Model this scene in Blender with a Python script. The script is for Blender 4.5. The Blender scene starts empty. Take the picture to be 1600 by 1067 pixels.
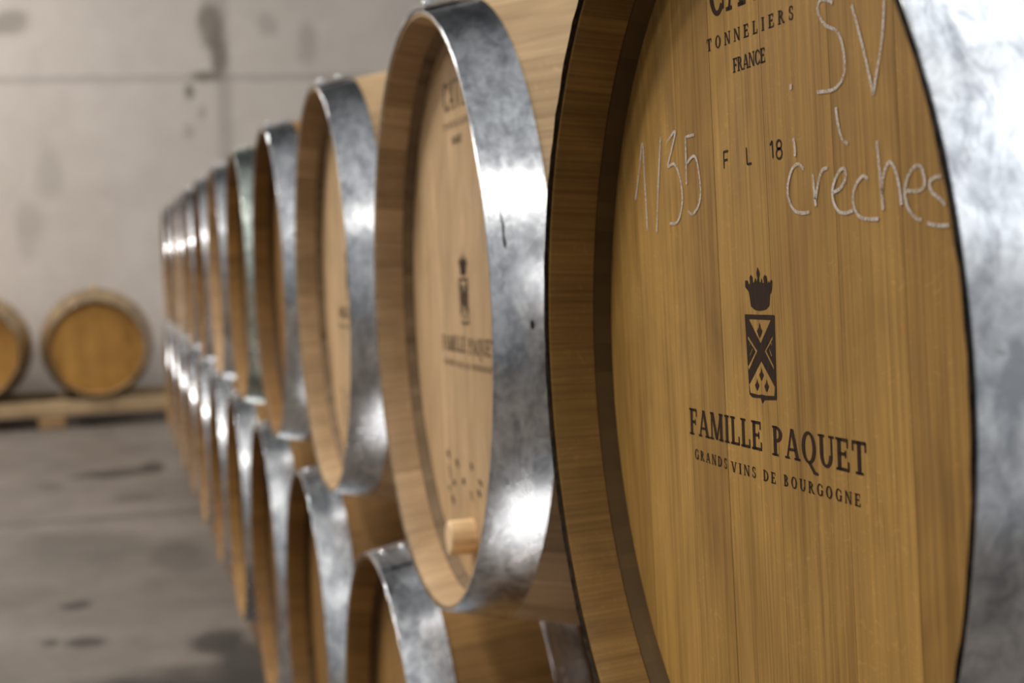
import bpy, bmesh, math, random
from mathutils import Vector, Matrix
PI = math.pi
S = bpy.context.scene
C = S.collection
random.seed(7)

# ------------------------------------------------------------------ camera
cam_d = bpy.data.cameras.new('camera'); cam = bpy.data.objects.new('camera', cam_d); C.objects.link(cam)
rt = Vector((0.244948, 0.968933, -0.034187)); up = Vector((-0.058947, 0.050079, 0.997004)); fw = Vector((-0.967743, 0.242199, -0.069382))
m = Matrix((rt, up, -fw)).transposed().to_4x4(); m.translation = Vector((0.8475, -0.3143, 0.0864))
cam.matrix_world = m
cam_d.sensor_width = 36; cam_d.lens = 2527.89 / 1600 * 36
cam_d.clip_start = 0.02; cam_d.clip_end = 100
cam_d.dof.use_dof = True; cam_d.dof.focus_distance = 0.93; cam_d.dof.aperture_fstop = 8.2
S.camera = cam

# ------------------------------------------------------------------ light and exposure
S.view_settings.view_transform = 'Standard'; S.view_settings.look = 'None'
S.view_settings.exposure = 0.0; S.view_settings.gamma = 1.0; S.view_settings.use_curve_mapping = False
w = bpy.data.worlds.new('hall'); S.world = w; w.use_nodes = True
wt = w.node_tree; wn = wt.nodes['Background']                # the open hall: daylight comes from its entrance side (+x, +y), the aisle side is dim
wtc = wt.nodes.new('ShaderNodeTexCoord'); wd = wt.nodes.new('ShaderNodeVectorMath'); wd.operation = 'DOT_PRODUCT'
wt.links.new(wtc.outputs['Generated'], wd.inputs[0]); wd.inputs[1].default_value = (0.58, 0.60, 0.55)
wr = wt.nodes.new('ShaderNodeMapRange'); wt.links.new(wd.outputs['Value'], wr.inputs[0])
for k, v in enumerate((0.05, 0.9, 0.035, 0.66)): wr.inputs[k + 1].default_value = v
wn.inputs[0].default_value = (0.95, 0.98, 1.0, 1); wt.links.new(wr.outputs[0], wn.inputs[1])

def lamp(x, y, z, sx, sy, power, col=(1.0, 0.96, 0.9)):
    d = bpy.data.lights.new('lamp_or_fill', 'AREA'); d.shape = 'RECTANGLE'; d.size = sx; d.size_y = sy
    d.energy = power; d.color = col
    o = bpy.data.objects.new('lamp_or_fill', d); C.objects.link(o); o.location = (x, y, z)
    return o
lamp(3.9, -1.1, 4.2, 2.2, 0.8, 34)            # lamp by the entrance
for lx, pw in ((-0.6, 112), (-3.0, 95), (-5.4, 85), (-8.9, 205)):
    lamp(lx, -2.9, 4.4, 1.4, 0.25, pw)       # lamp row over the aisle; last one added to brighten the back wall
for lx in (-0.8, -4.8, -8.8):
    lamp(lx, -6.0, 4.2, 1.4, 0.25, 118)      # added fill row, unseen, for soft frontal light on the barrel heads

def overhead_fill(x, y, z, sx, sy, power):
    o = lamp(x, y, z, sx, sy, power, (0.90, 0.95, 1.0)); o.name = o.data.name = 'overhead_fill'; return o
for lx in (1.3, 4.0, 6.7):
    overhead_fill(lx, 1.3, 3.7, 2.0, 1.3, 19)     # added soft panels above the stack, for the hoop reflections

# ------------------------------------------------------------------ materials
def new_mat(name):
    mt = bpy.data.materials.new(name); mt.use_nodes = True
    nt = mt.node_tree; b = nt.nodes['Principled BSDF']
    return mt, nt, b
def nd(nt, typ, **kw):
    n = nt.nodes.new(typ)
    for k, v in kw.items(): setattr(n, k, v)
    return n
def lk(nt, a, b): nt.links.new(a, b)
def mth(nt, op, a, b=None, c=None, clamp=False):
    n = nd(nt, 'ShaderNodeMath', operation=op); n.use_clamp = clamp
    for i, v in enumerate((a, b, c)):
        if v is None: continue
        if isinstance(v, (int, float)): n.inputs[i].default_value = v
        else: lk(nt, v, n.inputs[i])
    return n.outputs[0]
def mapr(nt, v, a, b, c, d):
    n = nd(nt, 'ShaderNodeMapRange'); lk(nt, v, n.inputs[0])
    for i, x in enumerate((a, b, c, d)): n.inputs[i + 1].default_value = x
    return n.outputs[0]
def noise(nt, vec, scale, detail=3, rough=0.5, dist=0.0):
    n = nd(nt, 'ShaderNodeTexNoise'); n.inputs['Scale'].default_value = scale; n.inputs['Detail'].default_value = detail
    n.inputs['Roughness'].default_value = rough; n.inputs['Distortion'].default_value = dist
    lk(nt, vec, n.inputs['Vector']); return n.outputs[0]
def mixc(nt, fac, a, b, mode='MIX'):
    n = nd(nt, 'ShaderNodeMix', data_type='RGBA', blend_type=mode)
    if isinstance(fac, (int, float)): n.inputs[0].default_value = fac
    else: lk(nt, fac, n.inputs[0])
    for i, v in ((6, a), (7, b)):
        if isinstance(v, tuple): n.inputs[i].default_value = (*v, 1)
        else: lk(nt, v, n.inputs[i])
    return n.outputs[2]
def scl(nt, vec, sx, sy, sz):
    n = nd(nt, 'ShaderNodeVectorMath', operation='MULTIPLY'); lk(nt, vec, n.inputs[0]); n.inputs[1].default_value = (sx, sy, sz)
    return n.outputs[0]
def vadd(nt, a, b):
    n = nd(nt, 'ShaderNodeVectorMath', operation='ADD'); lk(nt, a, n.inputs[0]); lk(nt, b, n.inputs[1]); return n.outputs[0]
def comb(nt, x, y, z):
    n = nd(nt, 'ShaderNodeCombineXYZ')
    for i, v in enumerate((x, y, z)):
        if isinstance(v, (int, float)): n.inputs[i].default_value = v
        else: lk(nt, v, n.inputs[i])
    return n.outputs[0]

def make_oak():
    mt, nt, b = new_mat('oak')
    uv = nd(nt, 'ShaderNodeUVMap', uv_map='grain').outputs[0]
    st = nd(nt, 'ShaderNodeUVMap', uv_map='stave').outputs[0]
    sp = nd(nt, 'ShaderNodeSeparateXYZ'); lk(nt, st, sp.inputs[0])
    edge, tone = sp.outputs[0], sp.outputs[1]
    oi = nd(nt, 'ShaderNodeObjectInfo')
    off = comb(nt, mth(nt, 'MULTIPLY', tone, 13.7), mth(nt, 'MULTIPLY', tone, 5.1), mth(nt, 'MULTIPLY', oi.outputs['Random'], 40.0))
    v = vadd(nt, uv, off)
    g1 = noise(nt, scl(nt, v, 330, 5, 1), 1.0, 4, 0.6, 0.3)
    g2 = noise(nt, scl(nt, v, 55, 2.2, 1), 1.0, 3, 0.55, 0.8)
    g3 = noise(nt, scl(nt, v, 11, 6, 1), 1.0, 4, 0.6, 0.9)
    pores = noise(nt, scl(nt, v, 900, 22, 1), 1.0, 2, 0.5)
    pores = mapr(nt, pores, 0.62, 0.74, 0, 1)
    fleck = noise(nt, scl(nt, v, 70, 130, 1), 1.0, 2, 0.5, 2.5)      # medullary rays, short bright ripples
    fleck = mth(nt, 'MULTIPLY', mapr(nt, fleck, 0.60, 0.70, 0, 1), mapr(nt, g3, 0.45, 0.6, 0, 1))
    x = mth(nt, 'ADD', mth(nt, 'MULTIPLY', g1, 0.48), mth(nt, 'MULTIPLY', g2, 0.20))
    x = mth(nt, 'ADD', x, mth(nt, 'MULTIPLY', g3, 0.40))             # mean about 0.54
    rg = noise(nt, scl(nt, v, 13, 1.3, 1), 1.0, 2, 0.5, 0.6)          # growth rings: contour lines of a stretched field
    rg = mth(nt, 'SINE', mth(nt, 'MULTIPLY', rg, 95.0))
    x = mth(nt, 'ADD', x, mth(nt, 'MULTIPLY', rg, 0.017))
    br = mapr(nt, x, 0.36, 0.72, 0.58, 1.36)
    br = mth(nt, 'MULTIPLY', br, mapr(nt, tone, 0, 1, 0.74, 1.22))
    br = mth(nt, 'MULTIPLY', br, mapr(nt, oi.outputs['Random'], 0, 1, 0.94, 1.06))
    br = mth(nt, 'MULTIPLY', br, mapr(nt, pores, 0, 1, 1, 0.74))
    br = mth(nt, 'MULTIPLY', br, mapr(nt, fleck, 0, 1, 1, 1.18))
    seam = mapr(nt, edge, 0.0, 0.03, 0.86, 1.0)
    br = mth(nt, 'MULTIPLY', br, seam)
    stain = mapr(nt, noise(nt, scl(nt, v, 16, 6, 1), 1.0, 2, 0.5, 0.4), 0.66, 0.78, 0, 0.30)
    col = mixc(nt, 1.0, oi.outputs['Color'], comb(nt, br, mth(nt, 'POWER', br, 1.1), mth(nt, 'POWER', br, 1.25)), 'MULTIPLY')
    col = mixc(nt, stain, col, (0.10, 0.075, 0.05))
    lk(nt, col, b.inputs['Base Color'])
    b.inputs['Roughness'].default_value = 0.62; b.inputs['Specular IOR Level'].default_value = 0.25
    bp = nd(nt, 'ShaderNodeBump'); bp.inputs['Strength'].default_value = 0.25; bp.inputs['Distance'].default_value = 0.0008
    lk(nt, mth(nt, 'SUBTRACT', g1, mth(nt, 'MULTIPLY', pores, 0.5)), bp.inputs['Height']); lk(nt, bp.outputs[0], b.inputs['Normal'])
    return mt
OAK = make_oak()

def make_galv():
    mt, nt, b = new_mat('galvanised_steel')
    tc = nd(nt, 'ShaderNodeTexCoord'); oi = nd(nt, 'ShaderNodeObjectInfo')
    v = vadd(nt, tc.outputs['Object'], comb(nt, mth(nt, 'MULTIPLY', oi.outputs['Random'], 31.0), 0.0, 0.0))
    a = noise(nt, scl(nt, v, 1, 2.4, 1), 26, 4, 0.6, 0.8)
    c = noise(nt, v, 110, 3, 0.6, 0.5)
    d = noise(nt, v, 7, 3, 0.5, 0.5)
    x = mth(nt, 'ADD', mth(nt, 'MULTIPLY', a, 0.6), mth(nt, 'MULTIPLY', c, 0.4))
    cr = mapr(nt, x, 0.38, 0.60, 0.0, 1.0)
    col = mixc(nt, cr, (0.42, 0.43, 0.455), (0.86, 0.87, 0.89))
    spot = mapr(nt, noise(nt, scl(nt, v, 1, 1.5, 1), 34, 2, 0.5, 0.3), 0.72, 0.76, 0, 0.6)
    col = mixc(nt, spot, col, (0.10, 0.09, 0.08))
    lk(nt, mixc(nt, 1.0, col, oi.outputs['Color'], 'MULTIPLY'), b.inputs['Base Color'])
    b.inputs['Metallic'].default_value = 1.0
    lk(nt, mapr(nt, mth(nt, 'ADD', d, mth(nt, 'MULTIPLY', x, 0.6)), 0.55, 1.05, 0.17, 0.30), b.inputs['Roughness'])
    bp = nd(nt, 'ShaderNodeBump'); bp.inputs['Strength'].default_value = 0.10; bp.inputs['Distance'].default_value = 0.002
    lk(nt, mth(nt, 'ADD', a, mth(nt, 'MULTIPLY', c, 0.25)), bp.inputs['Height']); lk(nt, bp.outputs[0], b.inputs['Normal'])
    return mt
GALV = make_galv()

def make_ink():
    mt, nt, b = new_mat('branded_mark')
    tc = nd(nt, 'ShaderNodeTexCoord')
    n = noise(nt, scl(nt, tc.outputs['Object'], 900, 1, 90), 1.0, 3, 0.6)
    lk(nt, mixc(nt, mapr(nt, n, 0.35, 0.7, 0, 1), (0.020, 0.010, 0.006), (0.050, 0.024, 0.011)), b.inputs['Base Color'])
    b.inputs['Roughness'].default_value = 0.7; b.inputs['Specular IOR Level'].default_value = 0.15
    al = mapr(nt, noise(nt, scl(nt, tc.outputs['Object'], 420, 1, 160), 1.0, 3, 0.6), 0.62, 0.75, 1.0, 0.55)
    lk(nt, al, b.inputs['Alpha'])
    return mt
INK = make_ink()
def make_chalk(name, lo, hi):
    mt, nt, b = new_mat(name)
    tc = nd(nt, 'ShaderNodeTexCoord')
    b.inputs['Base Color'].default_value = (0.72, 0.66, 0.60, 1); b.inputs['Roughness'].default_value = 0.95
    b.inputs['Specular IOR Level'].default_value = 0.05
    n = noise(nt, scl(nt, tc.outputs['Object'], 1100, 1, 500), 1.0, 3, 0.65)
    n2 = noise(nt, scl(nt, tc.outputs['Object'], 60, 1, 60), 1.0, 2, 0.5)
    al = mapr(nt, mth(nt, 'ADD', n, mth(nt, 'MULTIPLY', n2, 0.6)), 0.62, 0.92, lo, hi)
    lk(nt, al, b.inputs['Alpha'])
    return mt
CHALK_M = make_chalk('chalk', 0.10, 0.92); FAINT_M = make_chalk('rubbed_chalk', 0.02, 0.35)

def make_grime():
    mt, nt, b = new_mat('weathered_wood')
    tc = nd(nt, 'ShaderNodeTexCoord'); n = noise(nt, tc.outputs['Object'], 160, 3, 0.6)
    lk(nt, mixc(nt, mapr(nt, n, 0.4, 0.7, 0, 1), (0.018, 0.013, 0.010), (0.060, 0.045, 0.032)), b.inputs['Base Color'])
    b.inputs['Roughness'].default_value = 0.9; b.inputs['Specular IOR Level'].default_value = 0.1
    return mt
GRIME = make_grime()

def make_concrete(name, base, dark, seams, spots, rough, planks=None, mottle=0.5, spec=0.3):
    """concrete with formwork joints (axis, position, half width) and stains (a, b, radius a, radius b, strength)"""
    mt, nt, b = new_mat(name)
    tc = nd(nt, 'ShaderNodeTexCoord'); P = tc.outputs['Object']
    sp = nd(nt, 'ShaderNodeSeparateXYZ'); lk(nt, P, sp.inputs[0])
    n1 = noise(nt, P, 1.1, 5, 0.6, 0.4); n2 = noise(nt, P, 6, 5, 0.65, 0.3); n3 = noise(nt, P, 40, 3, 0.6)
    x = mth(nt, 'ADD', mth(nt, 'MULTIPLY', n1, 0.5), mth(nt, 'ADD', mth(nt, 'MULTIPLY', n2, 0.35), mth(nt, 'MULTIPLY', n3, 0.15)))
    f = mth(nt, 'MULTIPLY', mapr(nt, x, 0.40, 0.66, 0, 1), mottle)
    col = mixc(nt, f, base, dark)
    wob = mth(nt, 'MULTIPLY', mth(nt, 'SUBTRACT', noise(nt, P, 5, 3, 0.6), 0.5), 0.03)
    for ax, pos, hw, amt in seams:
        d = mth(nt, 'ABSOLUTE', mth(nt, 'ADD', mth(nt, 'SUBTRACT', sp.outputs[ax], pos), wob))
        col = mixc(nt, mapr(nt, d, hw, hw * 2.2, amt, 0.0), col, tuple(c * 0.42 for c in base))
    pa, pb = planks
    q = noise(nt, P, 2.6, 4, 0.6); q2 = noise(nt, vadd(nt, P, comb(nt, 7.0, 3.0, 5.0)), 2.6, 4, 0.6)
    for a0, b0, ra, rb, amt, cc in spots:
        da = mth(nt, 'DIVIDE', mth(nt, 'ADD', mth(nt, 'SUBTRACT', sp.outputs[pa], a0), mth(nt, 'MULTIPLY', mth(nt, 'SUBTRACT', q, 0.5), ra * 1.6)), ra)
        db = mth(nt, 'DIVIDE', mth(nt, 'ADD', mth(nt, 'SUBTRACT', sp.outputs[pb], b0), mth(nt, 'MULTIPLY', mth(nt, 'SUBTRACT', q2, 0.5), rb * 1.6)), rb)
        d = mth(nt, 'SQRT', mth(nt, 'ADD', mth(nt, 'MULTIPLY', da, da), mth(nt, 'MULTIPLY', db, db)))
        col = mixc(nt, mapr(nt, d, 0.55, 1.0, amt, 0.0), col, cc)
    lk(nt, col, b.inputs['Base Color'])
    b.inputs['Roughness'].default_value = rough; b.inputs['Specular IOR Level'].default_value = spec
    bp = nd(nt, 'ShaderNodeBump'); bp.inputs['Strength'].default_value = 0.3; bp.inputs['Distance'].default_value = 0.01
    lk(nt, n2, bp.inputs['Height']); lk(nt, bp.outputs[0], b.inputs['Normal'])
    return mt
WET = (0.030, 0.026, 0.022)
FLOOR_M = make_concrete('floor_concrete', (0.190, 0.163, 0.141), (0.080, 0.067, 0.056),
    [(0, -6.20, 0.030, 0.85)],
    [(-7.62, -0.32, 0.26, 0.20, 0.85, WET), (-7.75, -0.14, 0.26, 0.09, 0.9, WET), (-6.75, -0.22, 0.16, 0.14, 0.6, WET), (-7.3, -0.62, 0.2, 0.08, 0.35, WET),
     (-4.45, -0.44, 0.09, 0.06, 0.85, WET), (-3.95, -0.52, 0.06, 0.035, 0.8, WET), (-3.92, -0.42, 0.08, 0.08, 0.9, WET),
     (-3.30, -0.22, 0.30, 0.26, 0.92, WET), (-3.80, -0.06, 0.20, 0.12, 0.9, WET), (-3.5, 0.0, 0.35, 0.12, 0.85, WET), (-5.5, -0.45, 0.5, 0.3, 0.35, WET),
     (-2.9, -0.4, 0.3, 0.2, 0.6, WET), (-5.2, -0.1, 0.5, 0.12, 0.4, WET)],
    0.55, planks=(0, 1), mottle=0.9)
RUST = (0.15, 0.13, 0.10)
WALL_M = make_concrete('wall_concrete', (0.59, 0.53, 0.48), (0.46, 0.405, 0.36),
    [(2, 1.235, 0.014, 0.42), (1, 0.585, 0.032, 0.42)],
    [(0.50, 1.62, 0.10, 0.22, 0.75, RUST), (0.555, 1.38, 0.07, 0.22, 0.75, RUST), (0.45, 1.245, 0.13, 0.05, 0.75, RUST), (0.33, 1.15, 0.05, 0.06, 0.8, RUST),
     (0.42, 1.0, 0.04, 0.06, 0.35, RUST), (0.33, 0.86, 0.05, 0.07, 0.3, RUST), (0.9, 1.62, 0.10, 0.12, 0.3, RUST), (1.2, 1.5, 0.09, 0.2, 0.3, RUST),
     (-0.9, 1.63, 0.22, 0.10, 0.5, RUST), (-0.8, 0.2, 0.10, 0.25, 0.22, RUST), (-0.65, 0.6, 0.12, 0.3, 0.2, RUST)],
    0.85, planks=(1, 2), mottle=0.75, spec=0.15)

# ------------------------------------------------------------------ helpers
def link(name, me, parent=None, loc=None, color=None):
    o = bpy.data.objects.new(name, me); C.objects.link(o)
    if parent: o.parent = parent
    if loc: o.location = loc
    if color: o.color = (*color, 1)
    return o
def finish(bm, name, mat, angle=35):
    lim = math.radians(angle)
    for f in bm.faces: f.smooth = True
    for e in bm.edges:
        if len(e.link_faces) == 2 and e.calc_face_angle(0) > lim: e.smooth = False
    me = bpy.data.meshes.new(name); bm.to_mesh(me); bm.free()
    me.materials.append(mat); return me
def tag(o, label, cat, group=None):
    o['label'] = label; o['category'] = cat
    if group: o['group'] = group
def beam(bm, x0, x1, y0, y1, z0, z1, bev=0.004, along=0, tone=None, zf=None):
    """a sawn timber with eased edges; grain along axis 0 or 1; zf bends it along x"""
    g = bm.loops.layers.uv.get('grain') or bm.loops.layers.uv.new('grain'); s = bm.loops.layers.uv.get('stave') or bm.loops.layers.uv.new('stave')
    t = random.random() if tone is None else tone
    b2 = bmesh.new(); n = 1 if zf is None else max(1, int((x1 - x0) / 0.4))
    rings = []
    for i in range(n + 1):
        x = x0 + (x1 - x0) * i / n
        rings.append([b2.verts.new((x, y, z)) for y, z in ((y0, z0), (y1, z0), (y1, z1), (y0, z1))])
    for i in range(n):
        for k in range(4): b2.faces.new((rings[i][k], rings[i + 1][k], rings[i + 1][(k + 1) % 4], rings[i][(k + 1) % 4]))
    b2.faces.new(rings[0][::-1]); b2.faces.new(rings[-1])
    bmesh.ops.recalc_face_normals(b2, faces=b2.faces[:])
    bmesh.ops.bevel(b2, geom=[e for e in b2.edges if e.calc_face_angle(0) > 1.0], offset=bev, segments=2, affect='EDGES', profile=0.5)
    vm = {v: bm.verts.new(v.co if zf is None else (v.co.x, v.co.y, v.co.z + zf(v.co.x))) for v in b2.verts}
    for f in b2.faces:
        nf = bm.faces.new([vm[v] for v in f.verts]); no = f.normal
        for l in nf.loops:
            c = l.vert.co; al = c[along]; ac = (c[1 - along] if abs(no[2]) > 0.5 else c[2])
            l[g].uv = (ac, al); l[s].uv = (0.5, t)
    b2.free()

# ------------------------------------------------------------------ the setting
def floor_z(x): return -1.05 - 0.05 * min(1.0, max(0.0, -x / 8.0)) ** 2
bm = bmesh.new(); xs = [-11.3 + 0.4 * i for i in range(36)]
for i in range(len(xs) - 1):
    a, b_ = xs[i], xs[i + 1]
    bm.faces.new([bm.verts.new(p) for p in ((a, -12, floor_z(a)), (b_, -12, floor_z(b_)), (b_, 12, floor_z(b_)), (a, 12, floor_z(a)))])
bmesh.ops.remove_doubles(bm, verts=bm.verts[:], dist=1e-5)
fl = link('floor', finish(bm, 'floor', FLOOR_M)); fl['kind'] = 'structure'
bm = bmesh.new()
bmesh.ops.create_cube(bm, size=1, matrix=Matrix.Translation((-11.12, 0, 1.65)) @ Matrix.Diagonal((0.24, 24, 5.5, 1)))
wl = link('wall_back', finish(bm, 'wall_back', WALL_M)); wl['kind'] = 'structure'

# ------------------------------------------------------------------ barrel geometry: axis along local y, front head at y = 0.0455 facing -y, origin on the axis
RB, RE, HALF = 0.369, 0.3025, 0.44
def body_r(y):
    t = min(1.0, abs((y - HALF) / HALF)); return RB - (RB - RE) * t ** 1.5
def staves_mesh():
    bm = bmesh.new(); g = bm.loops.layers.uv.new('grain'); s = bm.loops.layers.uv.new('stave')
    front = [(0.0345, 0.2945), (0.0330, 0.2924), (0.018, 0.2952), (0.003, 0.2982), (0.0018, 0.2990), (0.0015, 0.3005), (0.0018, 0.3018), (0.003, body_r(0.003))]
    N = 22; mid = [(0.02 + (0.84) * i / N, None) for i in range(N + 1)]
    prof = front + [(y, body_r(y)) for y, _ in mid] + [(0.88 - y, r) for y, r in reversed(front)]
    arc = [0.0]
    for i in range(1, len(prof)): arc.append(arc[-1] + math.dist(prof[i], prof[i - 1]))
    cuts = [0.0]
    rnd = random.Random(3)
    ws = [rnd.uniform(0.7, 1.35) for _ in range(29)]; tot = sum(ws)
    for x in ws: cuts.append(cuts[-1] + x / tot * 2 * PI)
    ths = []; SUB = 6
    for k in range(29):
        tn = rnd.random()
        for j in range(SUB): ths.append((cuts[k] + (cuts[k + 1] - cuts[k]) * j / SUB, k, j, tn))
    rows = [[bm.verts.new((r * math.cos(a), y, r * math.sin(a))) for y, r in prof] for a, *_ in ths]
    n = len(ths)
    for i in range(n):
        a0, k, j, tn = ths[i]; a1 = ths[(i + 1) % n][0] if i + 1 < n else 2 * PI
        for q in range(len(prof) - 1):
            f = bm.faces.new((rows[i][q], rows[(i + 1) % n][q], rows[(i + 1) % n][q + 1], rows[i][q + 1]))
            wS = (cuts[k + 1] - cuts[k]) * 0.33
            for l, (aa, qq, jj) in zip(f.loops, ((a0, q, j), (a1, q, j + 1), (a1, q + 1, j + 1), (a0, q + 1, j))):
                l[g].uv = (aa * 0.33, arc[qq]); l[s].uv = (min(jj, SUB - jj) / SUB, tn)
    bmesh.ops.recalc_face_normals(bm, faces=bm.faces[:])
    return finish(bm, 'staves', OAK, 30)
def rim_mesh():
    """weathered stave ends standing a few millimetres proud of the hoop"""
    bm = bmesh.new(); n = 174; rnd = random.Random(9)
    rows = []
    for i in range(n):
        d = rnd.uniform(-0.0004, 0.0003); a = 2 * PI * i / n
        rows.append([bm.verts.new((r * math.cos(a), y, r * math.sin(a))) for r, y in ((0.3018, 0.0005), (0.3020, -0.0004 + d), (0.3028, -0.0016 + d), (0.3034, -0.0012 + d), (0.3032, 0.0))])
    for i in range(n):
        for q in range(4): bm.faces.new((rows[i][q], rows[i][q + 1], rows[(i + 1) % n][q + 1], rows[(i + 1) % n][q]))
    bmesh.ops.recalc_face_normals(bm, faces=bm.faces[:])
    return finish(bm, 'stave_ends', GRIME, 60)
def howel_mesh():
    """the rough toasted groove band, its colour also deepened for shade, between the chamfered stave ends and the head"""
    bm = bmesh.new(); g = bm.loops.layers.uv.new('grain'); s = bm.loops.layers.uv.new('stave'); n = 174
    pr = [(0.0334, 0.2940), (0.0336, 0.2921), (0.0400, 0.2900), (0.0470, 0.2870), (0.0500, 0.2870)]
    rows = [[bm.verts.new((r * math.cos(2 * PI * i / n), y, r * math.sin(2 * PI * i / n))) for y, r in pr] for i in range(n)]
    rnd = random.Random(5); tn = [rnd.uniform(0.4, 0.6) for _ in range(29)]
    for i in range(n):
        for q in range(len(pr) - 1):
            f = bm.faces.new((rows[i][q], rows[i][q + 1], rows[(i + 1) % n][q + 1], rows[(i + 1) % n][q]))
            for l in f.loops: c = l.vert.co; l[g].uv = (2 * PI * i / n * 0.33, c.y); l[s].uv = (0.5, tn[i // 6])
    bmesh.ops.recalc_face_normals(bm, faces=bm.faces[:])
    for f in bm.faces:
        if f.normal.x * f.calc_center_median().x + f.normal.z * f.calc_center_median().z > 0: f.normal_flip()
    return finish(bm, 'howel', OAK, 40)
def hoop_mark(pts):
    """a dried mark on the head hoop: (angle in degrees, distance from the front edge, half width) down the strip"""
    bm = bmesh.new(); rows = []
    for a, y, hw in pts:
        a = math.radians(a); rows.append([bm.verts.new(((body_r(yy) + 0.0026) * math.cos(a), yy, (body_r(yy) + 0.0026) * math.sin(a))) for yy in (y - hw, y + hw)])
    for p, q in zip(rows, rows[1:]): bm.faces.new((p[0], p[1], q[1], q[0]))
    bmesh.ops.recalc_face_normals(bm, faces=bm.faces[:])
    return finish(bm, 'stain', GRIME)
PLANK_CUTS = [-0.215, -0.127, -0.066, 0.012, 0.098, 0.168, 0.232]
PLANK_TONE = [0.62, 0.84, 0.50, 0.66, 0.46, 0.50, 0.28, 0.42]
def head_mesh():
    """planked disc in the local plane y = 0, facing -y; the planks lean 3.5 degrees"""
    bm = bmesh.new(); g = bm.loops.layers.uv.new('grain'); s = bm.loops.layers.uv.new('stave')
    R = 0.2905; cs = [-R] + PLANK_CUTS + [R]; gap = 0.00022; ro = math.radians(3.5); ca, sa = math.cos(ro), math.sin(ro)
    def add(pts, y, tone, cx):
        vs = [bm.verts.new((x * ca - z * sa, y, x * sa + z * ca)) for x, z in pts]
        f = bm.faces.new(vs)
        for l, (x, z) in zip(f.loops, pts): l[g].uv = (x, z); l[s].uv = (0.5, tone)
        return f
    for k in range(8):
        a = cs[k] + (gap * (2 if k == 3 else 1) if k else 0); b_ = cs[k + 1] - (gap if k < 7 else 0); pts = []
        n = 24
        for i in range(n + 1): x = a + (b_ - a) * i / n; pts.append((x, -math.sqrt(max(0, R * R - x * x))))
        for i in range(n, -1, -1): x = a + (b_ - a) * i / n; pts.append((x, math.sqrt(max(0, R * R - x * x))))
        q = []
        for p in pts:
            if not q or math.dist(p, q[-1]) > 1e-6: q.append(p)
        if math.dist(q[0], q[-1]) < 1e-6: q.pop()
        f = add(q, 0, PLANK_TONE[k], 0)
        r = bmesh.ops.extrude_face_region(bm, geom=[f])
        for v in r['geom']:
            if isinstance(v, bmesh.types.BMVert): v.co.y += 0.02
    bmesh.ops.recalc_face_normals(bm, faces=bm.faces[:])
    return finish(bm, 'head', OAK, 30)
def hoop_mesh(y0, y1, thick=0.0017, lift=0.0006, lap_at=math.radians(78), lap=math.radians(26), flip=False):
    bm = bmesh.new(); N = 192
    def ring(extra, a0, a1, closed, taper):
        n = N if closed else 24; M_ = 5
        ys = [y0 + (y1 - y0) * i / M_ for i in range(M_ + 1)]
        rows = []
        for i in range(n + (0 if closed else 1)):
            a = a0 + (a1 - a0) * i / n; ex = extra
            if taper: ex = extra * min(1.0, i / 14.0) - (0.0 if i > 4 else 0.0002)
            e = 0.0005
            outer = [(y, body_r(y) + lift + thick + ex) for y in ys]
            outer = [(ys[0], outer[0][1] - e)] + [(ys[0] + e, outer[0][1])] + outer[1:-1] + [(ys[-1] - e, outer[-1][1])] + [(ys[-1], outer[-1][1] - e)]
            inner = [(y, body_r(y) + lift + ex) for y in reversed(ys)]
            pr = outer + inner
            rows.append([bm.verts.new((r * math.cos(a), y, r * math.sin(a))) for y, r in pr])
        L = len(rows[0])
        for i in range(n):
            A, B = rows[i], rows[(i + 1) % len(rows)]
            for q in range(L): bm.faces.new((A[q], B[q], B[(q + 1) % L], A[(q + 1) % L]))
        if not closed:
            bm.faces.new(rows[0]); bm.faces.new(rows[-1][::-1])
    ring(0, 0, 2 * PI, True, False)
    ring(thick + 0.0024, lap_at + lap, lap_at, False, True)      # the overlapped end of the strip
    bmesh.ops.recalc_face_normals(bm, faces=bm.faces[:])
    return finish(bm, 'hoop', GALV, 22)
def rivet_mesh():
    bm = bmesh.new(); pr = [(0.0062, 0.0), (0.0060, 0.0012), (0.0045, 0.0030), (0.0022, 0.0040), (0.0, 0.0043)]; n = 16; rows = []
    for r, h in pr[:-1]: rows.append([bm.verts.new((r * math.cos(2 * PI * i / n), r * math.sin(2 * PI * i / n), h)) for i in range(n)])
    top = bm.verts.new((0, 0, pr[-1][1]))
    for a, b_ in zip(rows, rows[1:]):
        for i in range(n): bm.faces.new((a[i], a[(i + 1) % n], b_[(i + 1) % n], b_[i]))
    for i in range(n): bm.faces.new((rows[-1][i], rows[-1][(i + 1) % n], top))
    bm.faces.new(rows[0][::-1])
    return finish(bm, 'rivet', GALV, 50)
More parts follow.
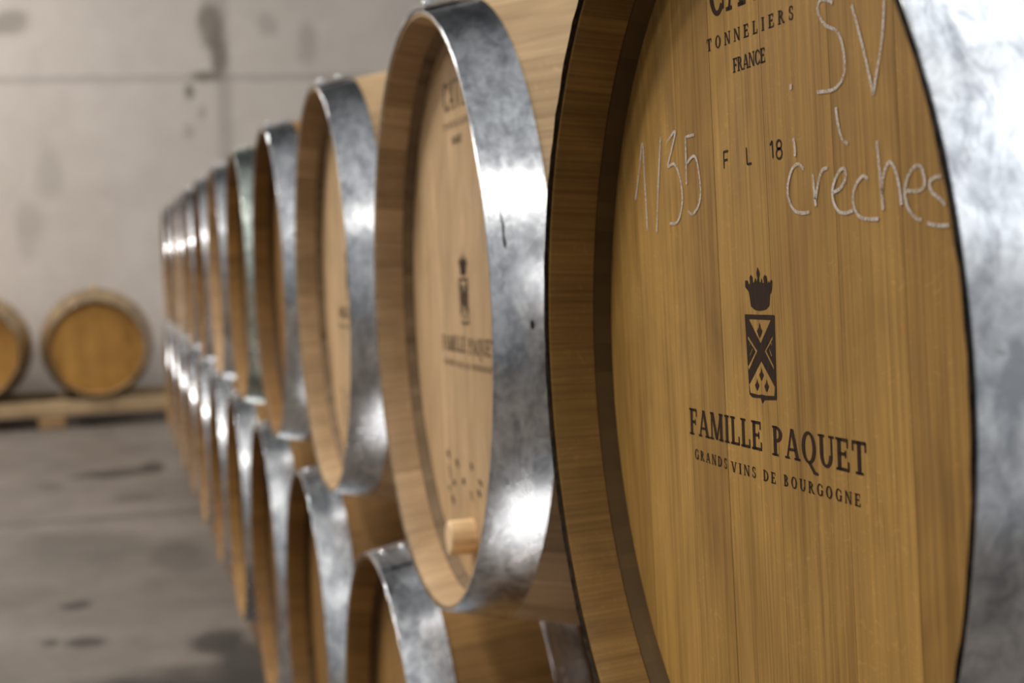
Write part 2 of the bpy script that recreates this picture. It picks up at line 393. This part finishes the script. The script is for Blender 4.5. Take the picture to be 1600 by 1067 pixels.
def bung_mesh():
    """turned wooden plug sticking out of the head along -y"""
    bm = bmesh.new(); g = bm.loops.layers.uv.new('grain'); s = bm.loops.layers.uv.new('stave')
    pr = [(0.0, -0.027), (0.0165, -0.027), (0.0180, -0.0255), (0.0185, 0.0), (0.0185, 0.004)]; n = 28; rows = []
    c0 = bm.verts.new((0, pr[0][1], 0))
    for r, y in pr[1:]: rows.append([bm.verts.new((r * math.cos(2 * PI * i / n), y, r * math.sin(2 * PI * i / n))) for i in range(n)])
    for i in range(n): bm.faces.new((c0, rows[0][(i + 1) % n], rows[0][i]))
    for a, b_ in zip(rows, rows[1:]):
        for i in range(n): bm.faces.new((a[i], a[(i + 1) % n], b_[(i + 1) % n], b_[i]))
    bm.faces.new(rows[-1][::-1])
    bmesh.ops.recalc_face_normals(bm, faces=bm.faces[:])
    for f in bm.faces:
        for l in f.loops: c = l.vert.co; l[g].uv = (c.z + c.x * 0.5, c.y); l[s].uv = (0.5, 0.8)
    return finish(bm, 'bung', OAK, 40)

CHALK = [[[-0.2221,0.1036],[-0.2134,0.1209],[-0.204,0.1414],[-0.2015,0.1204],[-0.1984,0.0822]],[[-0.1668,0.1433],[-0.1731,0.1159],[-0.1796,0.0812]],[[-0.1562,0.1385],[-0.1411,0.145],[-0.1398,0.1425],[-0.1484,0.1315],[-0.154,0.1235],[-0.1427,0.1246],[-0.1337,0.1177],[-0.1286,0.1045],[-0.1323,0.0931],[-0.1409,0.0867],[-0.154,0.0865]],[[-0.1046,0.1409],[-0.1202,0.1404]],[[-0.1202,0.1404],[-0.1201,0.1235],[-0.1206,0.1107]],[[-0.1196,0.1235],[-0.1075,0.1277],[-0.101,0.1242],[-0.0963,0.1098],[-0.0984,0.0988],[-0.1101,0.0919],[-0.1191,0.0937]],[[0.0438,0.1294],[0.0455,0.1239],[0.0453,0.1198]],[[0.056,0.1126],[0.049,0.1156],[0.0406,0.1126],[0.0351,0.1039],[0.0364,0.097],[0.0428,0.0913],[0.0525,0.0895],[0.0621,0.0899]],[[0.0672,0.1094],[0.0684,0.1014],[0.0701,0.0928]],[[0.0697,0.0961],[0.0738,0.1052],[0.0787,0.1109],[0.0848,0.1119]],[[0.0959,0.1415],[0.0984,0.1324],[0.1022,0.1258],[0.1086,0.1226]],[[0.0917,0.0994],[0.0991,0.1011],[0.105,0.1053],[0.1052,0.1098],[0.1009,0.1106],[0.0949,0.107],[0.0902,0.1007],[0.0914,0.0942],[0.0971,0.0896],[0.1043,0.0886],[0.1128,0.0897]],[[0.1299,0.1044],[0.1246,0.1061],[0.1176,0.103],[0.1134,0.0975],[0.1143,0.0912],[0.1197,0.0867],[0.1278,0.0853],[0.1398,0.0852]],[[0.1394,0.1222],[0.1416,0.11],[0.1447,0.0893]],[[0.1429,0.0966],[0.1459,0.1062],[0.1512,0.1114],[0.1562,0.1093],[0.1609,0.1008],[0.163,0.0913]],[[0.1682,0.0977],[0.179,0.0973],[0.185,0.1],[0.1829,0.107],[0.177,0.1086],[0.1696,0.1041],[0.1664,0.0971],[0.1691,0.09],[0.1762,0.0852],[0.1821,0.0842]],[[0.2,0.1031],[0.1932,0.1026],[0.1896,0.1004],[0.1918,0.0964],[0.1985,0.0933],[0.2029,0.0904]],[[0.1867,0.0828],[0.1948,0.0815],[0.206,0.0814]],[[0.0946,0.1936],[0.0888,0.1957],[0.0813,0.1968],[0.0773,0.1942],[0.0794,0.1887],[0.0867,0.1833],[0.0983,0.1792],[0.1038,0.1735],[0.1068,0.1644],[0.1059,0.157],[0.0999,0.1525],[0.0911,0.1505],[0.0745,0.151]],[[0.1158,0.1894],[0.1222,0.1775],[0.1296,0.1619],[0.1369,0.1442]],[[0.1369,0.1442],[0.1399,0.1524],[0.1456,0.1662],[0.1487,0.18],[0.1495,0.187]],[[0.0418,0.1583],[0.0419,0.1553]]]
CREST = [[[-0.0303,0.0323],[0.0126,0.0337],[0.0133,-0.0136],[-0.0044,-0.0153],[-0.0072,-0.0176],[-0.0097,-0.0146],[-0.0218,-0.0154],[-0.026,-0.014]],[[-0.0248,0.0299],[0.0075,0.0308],[-0.0079,0.0166]],[[-0.0271,0.0205],[-0.0131,0.012],[-0.0262,-0.0001],[-0.0274,0.0023],[-0.0157,0.0118],[-0.0268,0.0182]],[[0.0094,0.0225],[-0.0025,0.0127],[0.0105,0.0027],[0.0098,0.0053],[-0.0,0.0129],[0.0093,0.0201]],[[-0.0211,0.0132],[-0.0199,0.0128],[-0.0235,0.0087],[-0.0248,0.0091]],[[-0.0246,0.0163],[-0.0235,0.0162],[-0.0236,0.0145],[-0.0249,0.0146]],[[0.0035,0.0143],[0.0047,0.0146],[0.0081,0.0106],[0.0069,0.0099]],[[0.0067,0.018],[0.0078,0.0182],[0.0081,0.0164],[0.007,0.0162]],[[-0.0078,0.0068],[0.0111,-0.0066],[0.0101,-0.0117],[-0.0017,-0.0126],[-0.0069,-0.0124],[-0.0121,-0.0131],[-0.0249,-0.013],[-0.0261,-0.0081]],[[-0.0086,0.0287],[-0.0077,0.0259],[-0.0051,0.024],[-0.0074,0.0214],[-0.0091,0.0197],[-0.0107,0.0212],[-0.0127,0.0236],[-0.0098,0.0258]],[[-0.0074,0.0031],[-0.0067,0.0007],[-0.0045,-0.0009],[-0.0064,-0.0031],[-0.0079,-0.0046],[-0.0092,-0.0034],[-0.0109,-0.0014],[-0.0084,0.0006]],[[-0.0141,-0.0037],[-0.0134,-0.0059],[-0.0113,-0.0074],[-0.0131,-0.0096],[-0.0145,-0.011],[-0.0158,-0.0098],[-0.0174,-0.0079],[-0.0151,-0.0061]],[[-0.0004,-0.0029],[0.0004,-0.0053],[0.0025,-0.0068],[0.0007,-0.0091],[-0.0008,-0.0106],[-0.0021,-0.0093],[-0.0038,-0.0074],[-0.0014,-0.0054]],[[-0.0219,0.0414],[-0.0207,0.0373],[-0.0155,0.0356],[-0.0082,0.0353],[0.0001,0.0363],[0.0057,0.0387],[0.0067,0.0447],[0.0099,0.048],[0.0106,0.0529],[0.0086,0.0532],[0.0071,0.0512],[0.0057,0.0527],[0.004,0.0503],[0.0028,0.0551],[0.0002,0.0559],[-0.0019,0.0542],[-0.001,0.0514],[-0.0031,0.0509],[-0.0044,0.0541],[-0.0058,0.0513],[-0.0078,0.0516],[-0.0081,0.0541],[-0.0069,0.0565],[-0.0098,0.0602],[-0.0115,0.0565],[-0.0102,0.0536],[-0.0114,0.0511],[-0.0133,0.054],[-0.015,0.0515],[-0.0171,0.0506],[-0.0175,0.0543],[-0.0202,0.0555],[-0.0218,0.0538],[-0.0214,0.0505],[-0.0236,0.0496],[-0.0247,0.0521],[-0.0284,0.052],[-0.0286,0.0482],[-0.0234,0.0455]]]

# ------------------------------------------------------------------ branded lettering, cut as flat shapes (x right, z up on the head)
class Flat:
    def __init__(self): self.q = []
    def poly(self, pts): self.q.append(pts)
    def mesh(self, name, mat):
        bm = bmesh.new()
        for pts in self.q:
            vs = [bm.verts.new((x, 0, z)) for x, z in pts]
            try: bm.faces.new(vs)
            except ValueError: pass
        bmesh.ops.recalc_face_normals(bm, faces=bm.faces[:])
        for f in bm.faces:
            if f.normal.y > 0: f.normal_flip()
        me = bpy.data.meshes.new(name); bm.to_mesh(me); bm.free(); me.materials.append(mat); return me
TK, TN = 0.21, 0.10
def rect(x0, x1, y0, y1): return [(x0, y0), (x1, y0), (x1, y1), (x0, y1)]
def stem(x, y0=0.0, y1=1.0, w=TK): return [rect(x - w / 2, x + w / 2, y0, y1)]
def bar(x0, x1, y, h=TN): return [rect(x0, x1, y - h / 2, y + h / 2)]
def diag(x0, y0, x1, y1, w): return [[(x0 - w / 2, y0), (x0 + w / 2, y0), (x1 + w / 2, y1), (x1 - w / 2, y1)]]
def serif(x, y, w=0.40): return [rect(x - w / 2, x + w / 2, y - (0 if y < 0.5 else 0.075), y + (0.075 if y < 0.5 else 0))]
def arc(cx, cy, rx, ry, a0, a1, wk=TK, wn=TN, n=22):
    out = []
    for i in range(n):
        q = []
        for a, sg in ((0, 1), (1, 1), (1, -1), (0, -1)):
            t = math.radians(a0 + (a1 - a0) * (i + a) / n); c, s = math.cos(t), math.sin(t)
            k = 1 if sg > 0 else 0
            q.append((cx + c * (rx - (0 if k else wk)), cy + s * (ry - (0 if k else wn))))
        out.append(q)
    return out
SER = {
 'A': (0.98, lambda: diag(.13, 0, .47, 1, TN) + diag(.84, 0, .50, 1, TK) + bar(.22, .72, .32, .09) + serif(.14, 0, .32) + serif(.83, 0)),
 'B': (0.80, lambda: stem(.2) + arc(.28, .745, .38, .255, -90, 90) + arc(.28, .27, .46, .27, -90, 90) + serif(.2, 0, .34) + serif(.2, 1, .34)),
 'C': (0.90, lambda: arc(.50, .5, .45, .52, 42, 318) + [rect(.78, .86, .66, .92), rect(.78, .86, .08, .3)]),
 'D': (0.98, lambda: stem(.2) + arc(.30, .5, .60, .5, -90, 90) + serif(.2, 0, .34) + serif(.2, 1, .34)),
 'E': (0.82, lambda: stem(.2) + bar(.1, .72, .95) + bar(.2, .6, .52) + bar(.1, .76, .05) + [rect(.66, .74, .72, 1), rect(.71, .79, 0, .3), rect(.54, .61, .40, .64)] + serif(.2, 0) + serif(.2, 1)),
 'F': (0.76, lambda: stem(.2) + bar(.1, .70, .95) + bar(.2, .58, .50) + [rect(.63, .71, .70, 1), rect(.52, .59, .38, .62)] + serif(.2, 0, .44) + serif(.2, 1)),
 'G': (0.95, lambda: arc(.50, .5, .45, .52, 42, 318) + [rect(.78, .86, .66, .92)] + stem(.80, .04, .42) + serif(.80, .42 + .0, .36)),
 'I': (0.44, lambda: stem(.22) + serif(.22, 0) + serif(.22, 1)),
 'L': (0.78, lambda: stem(.2) + bar(.1, .72, .05) + [rect(.66, .74, 0, .32)] + serif(.2, 0) + serif(.2, 1)),
 'M': (1.20, lambda: stem(.16, w=TN) + diag(.24, 1, .60, .02, TK) + diag(.98, 1, .62, .02, TN) + stem(1.00) + serif(.16, 0, .32) + serif(1.0, 0) + serif(.2, 1, .3) + serif(1.0, 1, .34)),
 'N': (1.00, lambda: stem(.16, w=TN) + stem(.86, w=TN) + diag(.2, 1, .82, 0, TK) + serif(.16, 0, .32) + serif(.86, 1, .32) + serif(.16, 1, .26)),
 'O': (1.02, lambda: arc(.51, .5, .46, .52, 0, 360, n=40)),
 'P': (0.80, lambda: stem(.2) + arc(.28, .73, .44, .27, -90, 90) + serif(.2, 0, .44) + serif(.2, 1, .34)),
 'Q': (1.02, lambda: arc(.51, .5, .46, .52, 0, 360, n=40) + [[(.42, .03), (.62, .05), (.90, -.22), (1.10, -.26), (1.08, -.33), (.80, -.33), (.62, -.16)]]),
 'R': (0.92, lambda: stem(.2) + arc(.28, .73, .42, .27, -90, 90) + diag(.80, 0, .44, .5, TK) + serif(.2, 0) + serif(.2, 1, .34) + serif(.82, 0, .32)),
 'S': (0.70, lambda: arc(.35, .74, .27, .28, 25, 260, .15, TN) + arc(.35, .26, .29, .28, -155, 82, .15, TN) + [rect(.53, .60, .66, .96), rect(.06, .13, .06, .34)]),
 'T': (0.88, lambda: stem(.44) + bar(.05, .83, .95) + [rect(.03, .11, .68, 1), rect(.77, .85, .68, 1)] + serif(.44, 0, .46)),
 'U': (0.98, lambda: stem(.2, .36, 1) + arc(.49, .38, .395, .40, 180, 360) + stem(.83, .36, 1, TN) + serif(.2, 1) + serif(.83, 1, .32)),
 'V': (0.95, lambda: diag(.47, 0, .15, 1, TK) + diag(.50, 0, .82, 1, TN) + serif(.15, 1) + serif(.82, 1, .32)),
}
def lettering(fl, text, x0, z0, x1, z1, h, ls=0.10, sp=0.5, bold=1.0):
    tot = 0; pos = []
    for ch in text:
        if ch == ' ': tot += sp; continue
        pos.append((ch, tot)); tot += SER[ch][0] + ls
    tot -= ls; L = math.hypot(x1 - x0, z1 - z0); dx, dz = (x1 - x0) / L, (z1 - z0) / L; sx = L / tot
    for ch, p0 in pos:
        for q in SER[ch][1]():
            fl.poly([(x0 + (p0 + x) * sx * dx - y * h * dz, z0 + (p0 + x) * sx * dz + y * h * dx) for x, y in q])
def smooth(pts, n=6):
    if len(pts) < 3: return pts
    P = [pts[0]] + pts + [pts[-1]]; out = []
    for i in range(1, len(P) - 2):
        a, b, c, d = P[i - 1:i + 3]
        for k in range(n):
            t = k / n
            out.append(tuple(0.5 * ((2 * b[j]) + (c[j] - a[j]) * t + (2 * a[j] - 5 * b[j] + 4 * c[j] - d[j]) * t * t + (3 * b[j] - a[j] - 3 * c[j] + d[j]) * t ** 3) for j in (0, 1)))
    out.append(pts[-1]); return out
def ribbon(fl, pts, w, sx=1.0):
    """a stroke of width w (sx: extra width across x) along pts, as one strip of quads"""
    n = len(pts); L = []
    for i in range(n):
        a, b = pts[max(0, i - 1)], pts[min(n - 1, i + 1)]; dx, dz = b[0] - a[0], b[1] - a[1]; k = math.hypot(dx, dz) or 1
        L.append((-dz / k * w / 2 * sx, dx / k * w / 2))
    for i in range(n - 1):
        (x, z), (X, Z), (u, v), (U, V) = pts[i], pts[i + 1], L[i], L[i + 1]
        fl.poly([(x - u, z - v), (X - U, Z - V), (X + U, Z + V), (x + u, z + v)])
def crest_mesh():
    cu = bpy.data.curves.new('crest', 'CURVE'); cu.dimensions = '2D'; cu.fill_mode = 'FRONT'
    for pts in CREST:
        sp = cu.splines.new('POLY'); sp.points.add(len(pts) - 1)
        for p, (x, z) in zip(sp.points, pts): p.co = (x, z, 0, 1)
        sp.use_cyclic_u = True
    o = bpy.data.objects.new('crest', cu); C.objects.link(o)
    bpy.context.view_layer.update()
    me = bpy.data.meshes.new_from_object(o.evaluated_get(bpy.context.evaluated_depsgraph_get()))
    bpy.data.objects.remove(o); bpy.data.curves.remove(cu)
    for v in me.vertices: v.co = (v.co.x, 0, v.co.y)
    me.name = 'crest'; me.materials.clear(); me.materials.append(INK); return me

f = Flat()
lettering(f, 'FAMILLE', -0.1268, -0.0487, -0.0090, -0.0452, 0.0168, 0.10); lettering(f, 'PAQUET', 0.0058, -0.0455, 0.1225, -0.0412, 0.0168, 0.12); FAMILLE_ME = f.mesh('estate_name', INK)
f = Flat()
lettering(f, 'GRANDS', -0.1190, -0.0637, -0.0640, -0.0630, 0.0064, 0.40); lettering(f, 'VINS', -0.0570, -0.0636, -0.0190, -0.0622, 0.0064, 0.42)
lettering(f, 'DE', -0.0085, -0.0620, 0.0092, -0.0616, 0.0064, 0.40); lettering(f, 'BOURGOGNE', 0.0204, -0.0608, 0.1145, -0.0578, 0.0064, 0.42); GRANDS_ME = f.mesh('motto', INK)
f = Flat(); lettering(f, 'CAVIN', -0.0755, 0.2085, 0.0560, 0.2100, 0.030, 0.10); COOPER_ME = f.mesh('cooper_name', INK)
f = Flat(); lettering(f, 'TONNELIERS', -0.0800, 0.1888, 0.0468, 0.1919, 0.0074, 0.62); TRADE_ME = f.mesh('trade_name', INK)
f = Flat(); lettering(f, 'FRANCE', -0.0390, 0.1723, 0.0080, 0.1736, 0.0082, 0.02); FRANCE_ME = f.mesh('country_name', INK)
W_ = 0.0013
SERIAL = []
for group in ([[(-.0568, .1179), (-.0572, .1276), (-.0500, .1279)], [(-.0566, .1226), (-.0512, .1229)]],
              [[(-.0222, .1283), (-.0214, .1187), (-.0150, .1189)]], [[(.0118, .1275), (.0148, .1297), (.0155, .1203)]], None):
    f = Flat()
    for pts in group or []:
        for a, b_ in zip(pts, pts[1:]): ribbon(f, [a, b_], W_)
    if group is None:
        for cz, rx, rz in ((.1272, .0032, .0024), (.1224, .0038, .0028)):
            ribbon(f, [(.0240 + rx * math.cos(k * PI / 12), cz + rz * math.sin(k * PI / 12)) for k in range(25)], W_)
    SERIAL.append(f.mesh('serial_stamp', INK))
LOTS = []
rr = random.Random(11)
for x, z in ((-.1176, -.1657), (-.0727, -.1702), (-.0012, -.1643), (-.1141, -.1846), (-.0921, -.1944), (-.0418, -.1857), (.0390, -.176), (-.1175, -.2038), (-.0062, -.1954), (-.1016, -.2147), (.0320, -.1880)):
    f = Flat(); L_ = rr.uniform(.005, .009); a = rr.uniform(-1.2, .2)
    ribbon(f, smooth([(x - L_ * math.cos(a), z - L_ * math.sin(a)), (x + .001, z + .001), (x + L_ * math.cos(a), z + L_ * math.sin(a))], 4), rr.uniform(.0045, .0075))
    LOTS.append(f.mesh('lot_mark', INK))
CHALKS = []
for n, a, b_ in (('chalk_number', 0, 6), ('chalk_word', 6, 18), ('chalk_initials', 18, 21), ('chalk_dot', 21, 22)):
    f = Flat()
    for st in CHALK[a:b_]: ribbon(f, smooth([tuple(p) for p in st]), 0.0018, 1.45)
    CHALKS.append((n, f.mesh(n, CHALK_M)))
FAINT = []
for st in ([(.045, .128), (.047, .105)], [(.066, .128), (.068, .104)], [(.084, .086), (.088, .060)], [(.060, .168), (.068, .148)]):
    f = Flat(); ribbon(f, st, 0.006, 1.4); FAINT.append(f.mesh('chalk_trace', FAINT_M))
CREST_ME = crest_mesh()
STAVES_ME = staves_mesh(); HOWEL_ME = howel_mesh(); HEAD_ME = head_mesh(); RIVET_ME = rivet_mesh(); BUNG_ME = bung_mesh()
HOOPS = [('head_hoop', 0.0, 0.055), ('quarter_hoop', 0.165, 0.205), ('bilge_hoop', 0.300, 0.340), ('bilge_hoop', 0.540, 0.580), ('quarter_hoop', 0.675, 0.715), ('head_hoop', 0.825, 0.88)]
HOOP_ME = [(n, hoop_mesh(a, b_), a, b_) for n, a, b_ in HOOPS]

def barrel(label, group, head_wood, steel=(1, 1, 1), marks=False, wood=None):
    """root Empty on the ground side of the barrel; parts hang below it with the axis RB above"""
    wood = wood or head_wood
    root = bpy.data.objects.new('wine_barrel', None); C.objects.link(root); tag(root, label, 'barrel', group)
    root.empty_display_size = 0.1
    ax = (0, -HALF, RB)
    link('staves', STAVES_ME, root, ax, tuple(c * (0.80 if wood == PALE else 1.0) for c in wood))
    link('howel', HOWEL_ME, root, ax, tuple(c * 0.42 for c in wood)); bh = link('howel', HOWEL_ME, root, (0, HALF, RB), tuple(c * 0.5 for c in wood)); bh.rotation_euler = (0, 0, PI)  # howel tint: toasted wood, plus recess shade put into the colour
    h = link('head', HEAD_ME, root, (0, 0.0455 - HALF, RB), head_wood)
    back = link('head', HEAD_ME, root, (0, HALF - 0.0455, RB), wood); back.rotation_euler = (0, 0, PI)
    for n, me, a, b_ in HOOP_ME:
        hp = link(n, me, root, ax, steel)
        y = (a + b_) / 2
        for dy in ((-0.013, 0.013) if n == 'head_hoop' else (-0.009, 0.009)):
            th = math.radians(88); r = body_r(y + dy) + 0.0063
            rv = link('rivet', RIVET_ME, hp, (r * math.cos(th), y + dy, r * math.sin(th)), steel); rv.rotation_euler = (0, PI / 2 - th, 0)
    if marks:
        for n, me, dy in (('crest', CREST_ME, .00025), ('estate_name', FAMILLE_ME, .00025), ('motto', GRANDS_ME, .00025), ('cooper_name', COOPER_ME, .00025), ('trade_name', TRADE_ME, .00025), ('country_name', FRANCE_ME, .00025)):
            link(n, me, h, (0, -dy, 0))
    return root, h
def place(root, x, y, z, rz=0.0):
    """put the barrel's axis centre of the front end at (x, y, z)"""
    c = Vector((0, HALF, -RB)); c.rotate(Matrix.Rotation(rz, 3, 'Z')); root.location = Vector((x, y, z)) + c; root.rotation_euler = (0, 0, rz)

ORD = ['nearest', 'second', 'third', 'fourth', 'fifth', 'sixth', 'seventh', 'eighth', 'ninth', 'tenth', 'eleventh']
def drop(i): return -0.05 * min(1.0, i / 10.0) ** 2
AGED = (0.37, 0.204, 0.050); DARK = (0.225, 0.121, 0.029); PALE = (0.54, 0.358, 0.19); HONEY = (0.29, 0.155, 0.044); AMBER = (0.23, 0.115, 0.029)
UP = {0: (0, 0, 0), 1: (-0.789, 0.002, 0.004), 2: (-1.597, 0.0, 0.004), 3: (-2.384, -0.001, -0.004)}
upper_wood = [AGED, PALE, PALE, AMBER, HONEY, PALE, AMBER, HONEY, PALE, AMBER, HONEY]
upper_steel = {4: (1.02, 1.1, 0.96)}
upper_label = {
 0: 'golden aged oak barrel chalked 1/35 and SV crèches, nearest in the upper row',
 1: 'pale oak barrel with a wooden plug low in its head, second in the upper row',
 2: 'pale oak barrel with a riveted steel hoop, third in the upper row, leaning its row against the plugged one'}
upper_label[2] = 'pale oak barrel just behind the plugged one, third from the front in the upper row'
for i in range(11):
    x, y, z = UP.get(i, (-0.795 * i, 0, 0.0)); z += drop(i) if i > 3 else 0
    lab = upper_label.get(i) or '%s oak barrel from the front in the upper row, %s steel hoop on its end' % (ORD[i], 'greenish' if i == 4 else 'bright')
    if i == 10: lab = 'last and farthest oak barrel of the upper row, by the back wall'
    r, h = barrel(lab, 'barrels of the upper row', upper_wood[i], upper_steel.get(i, (1, 1, 1) if i < 3 else (1.12, 1.12, 1.12)), True, DARK if i == 0 else None)
    place(r, x, y, z)
    if i == 0:
        link('stave_ends', rim_mesh(), r, (0, -HALF, RB))['label'] = 'dark weathered stave ends'
        for me in SERIAL: link('serial_stamp', me, h, (0, -.00025, 0))
        for n, me in CHALKS: link(n, me, h, (0, -.0005, 0))['label'] = 'white chalk writing'
    if i in (1, 2):
        for me in LOTS: link('lot_mark', me, h, (0, -.00025, 0))
    if i == 1:
        hp = [c for c in r.children if c.name.startswith('head_hoop')][0]
        link('drip_stain', hoop_mark([(20.5, .0140, .0003), (18, .0138, .0006), (16, .0148, .0010), (14.5, .0142, .0008), (13.2, .0148, .0014), (12.4, .0148, .0005)]), hp)['label'] = 'dark dried drip'
        link('speck', hoop_mark([(.9, .0335, .0003), (.5, .0335, .0017), (-.2, .0335, .0019), (-.6, .0335, .0004)]), hp)['label'] = 'small dark speck'
        for me in FAINT: link('chalk_trace', me, h, (0, -.0005, 0))
        b_ = link('bung', BUNG_ME, h, (-0.004, 0, -0.2375), (0.66, 0.46, 0.25)); b_['label'] = 'pale wooden plug'
LH = 0.632
lower_wood = [AMBER, HONEY, AMBER, AMBER, HONEY, AMBER, HONEY, AMBER, HONEY, AMBER, HONEY, AMBER]
lower_label = {0: 'oak barrel under the chalked barrel and the plugged one, nearest in the lower row',
               11: 'last and farthest oak barrel of the lower row, by the back wall'}
for i in range(11):
    lab = lower_label.get(i) or '%s oak barrel from the front in the lower row, standing on the floor rails' % ORD[i]
    if i == 10: lab = lower_label[11]
    r, h = barrel(lab, 'barrels of the lower row', lower_wood[i], (1.15, 1.15, 1.15))
    place(r, -0.3975 - 0.795 * i, 0.0, -LH + drop(i + 0.5))
# rails under the lower row
for yy, lab in ((0.095, 'long timber rail on the floor under the front ends of the lower barrels'), (0.785, 'long timber rail on the floor under the rear ends of the lower barrels')):
    bm = bmesh.new(); top = -LH - body_r(0.14) - 0.003
    beam(bm, -8.9, 0.25, yy - 0.045, yy + 0.045, -1.05, top, 0.004, 0, 0.4, lambda x: -0.05 * min(1.0, max(0.0, -x / 8.0)) ** 2)
    o = link('support_rail', finish(bm, 'support_rail', OAK), None, None, (0.22, 0.13, 0.065)); tag(o, lab, 'rail', 'rails under the lower row')

# ------------------------------------------------------------------ barrels on a low timber rack against the back wall
FX, FZ = -9.86, -0.585
for k, (yy, lab) in enumerate(((-0.385, 'amber oak barrel on the low rack at the back wall, whole in view'),
                               (-1.165, 'amber oak barrel on the back wall rack, cut off by the left edge'))):
    r, h = barrel(lab, 'barrels on the rack at the back wall', (0.40, 0.20, 0.045), (0.62, 0.52, 0.40))
    for ch in r.children:
        if ch.name.startswith('staves'): ch.color = (0.30, 0.19, 0.08, 1)
    b_ = link('bung', BUNG_ME, r, (0, 0, 2 * RB + 0.001), (0.5, 0.34, 0.16)); b_.rotation_euler = (-PI / 2, 0, 0)
    place(r, FX, yy, FZ + (0.003 if k else 0), PI / 2)
root = bpy.data.objects.new('barrel_rack', None); C.objects.link(root); root.location = (-10.3, -0.5, -1.10)
tag(root, 'low pale timber rack carrying the barrels at the back wall', 'rack')
WOODR = (0.46, 0.32, 0.18)
for xx in (0.34, -0.34):
    bm = bmesh.new(); beam(bm, xx - 0.045, xx + 0.045, -1.3, 1.0, 0.085, 0.181, 0.005, 1, 0.6)
    link('rail', finish(bm, 'rail', OAK), root, None, WOODR)
    for yy in (-1.05, -0.185, 0.62):
        bm = bmesh.new(); beam(bm, xx - 0.045, xx + 0.045, yy - 0.085, yy + 0.085, 0.001, 0.085, 0.005, 1, 0.5)
        link('block', finish(bm, 'block', OAK), root, None, (0.36, 0.22, 0.11))
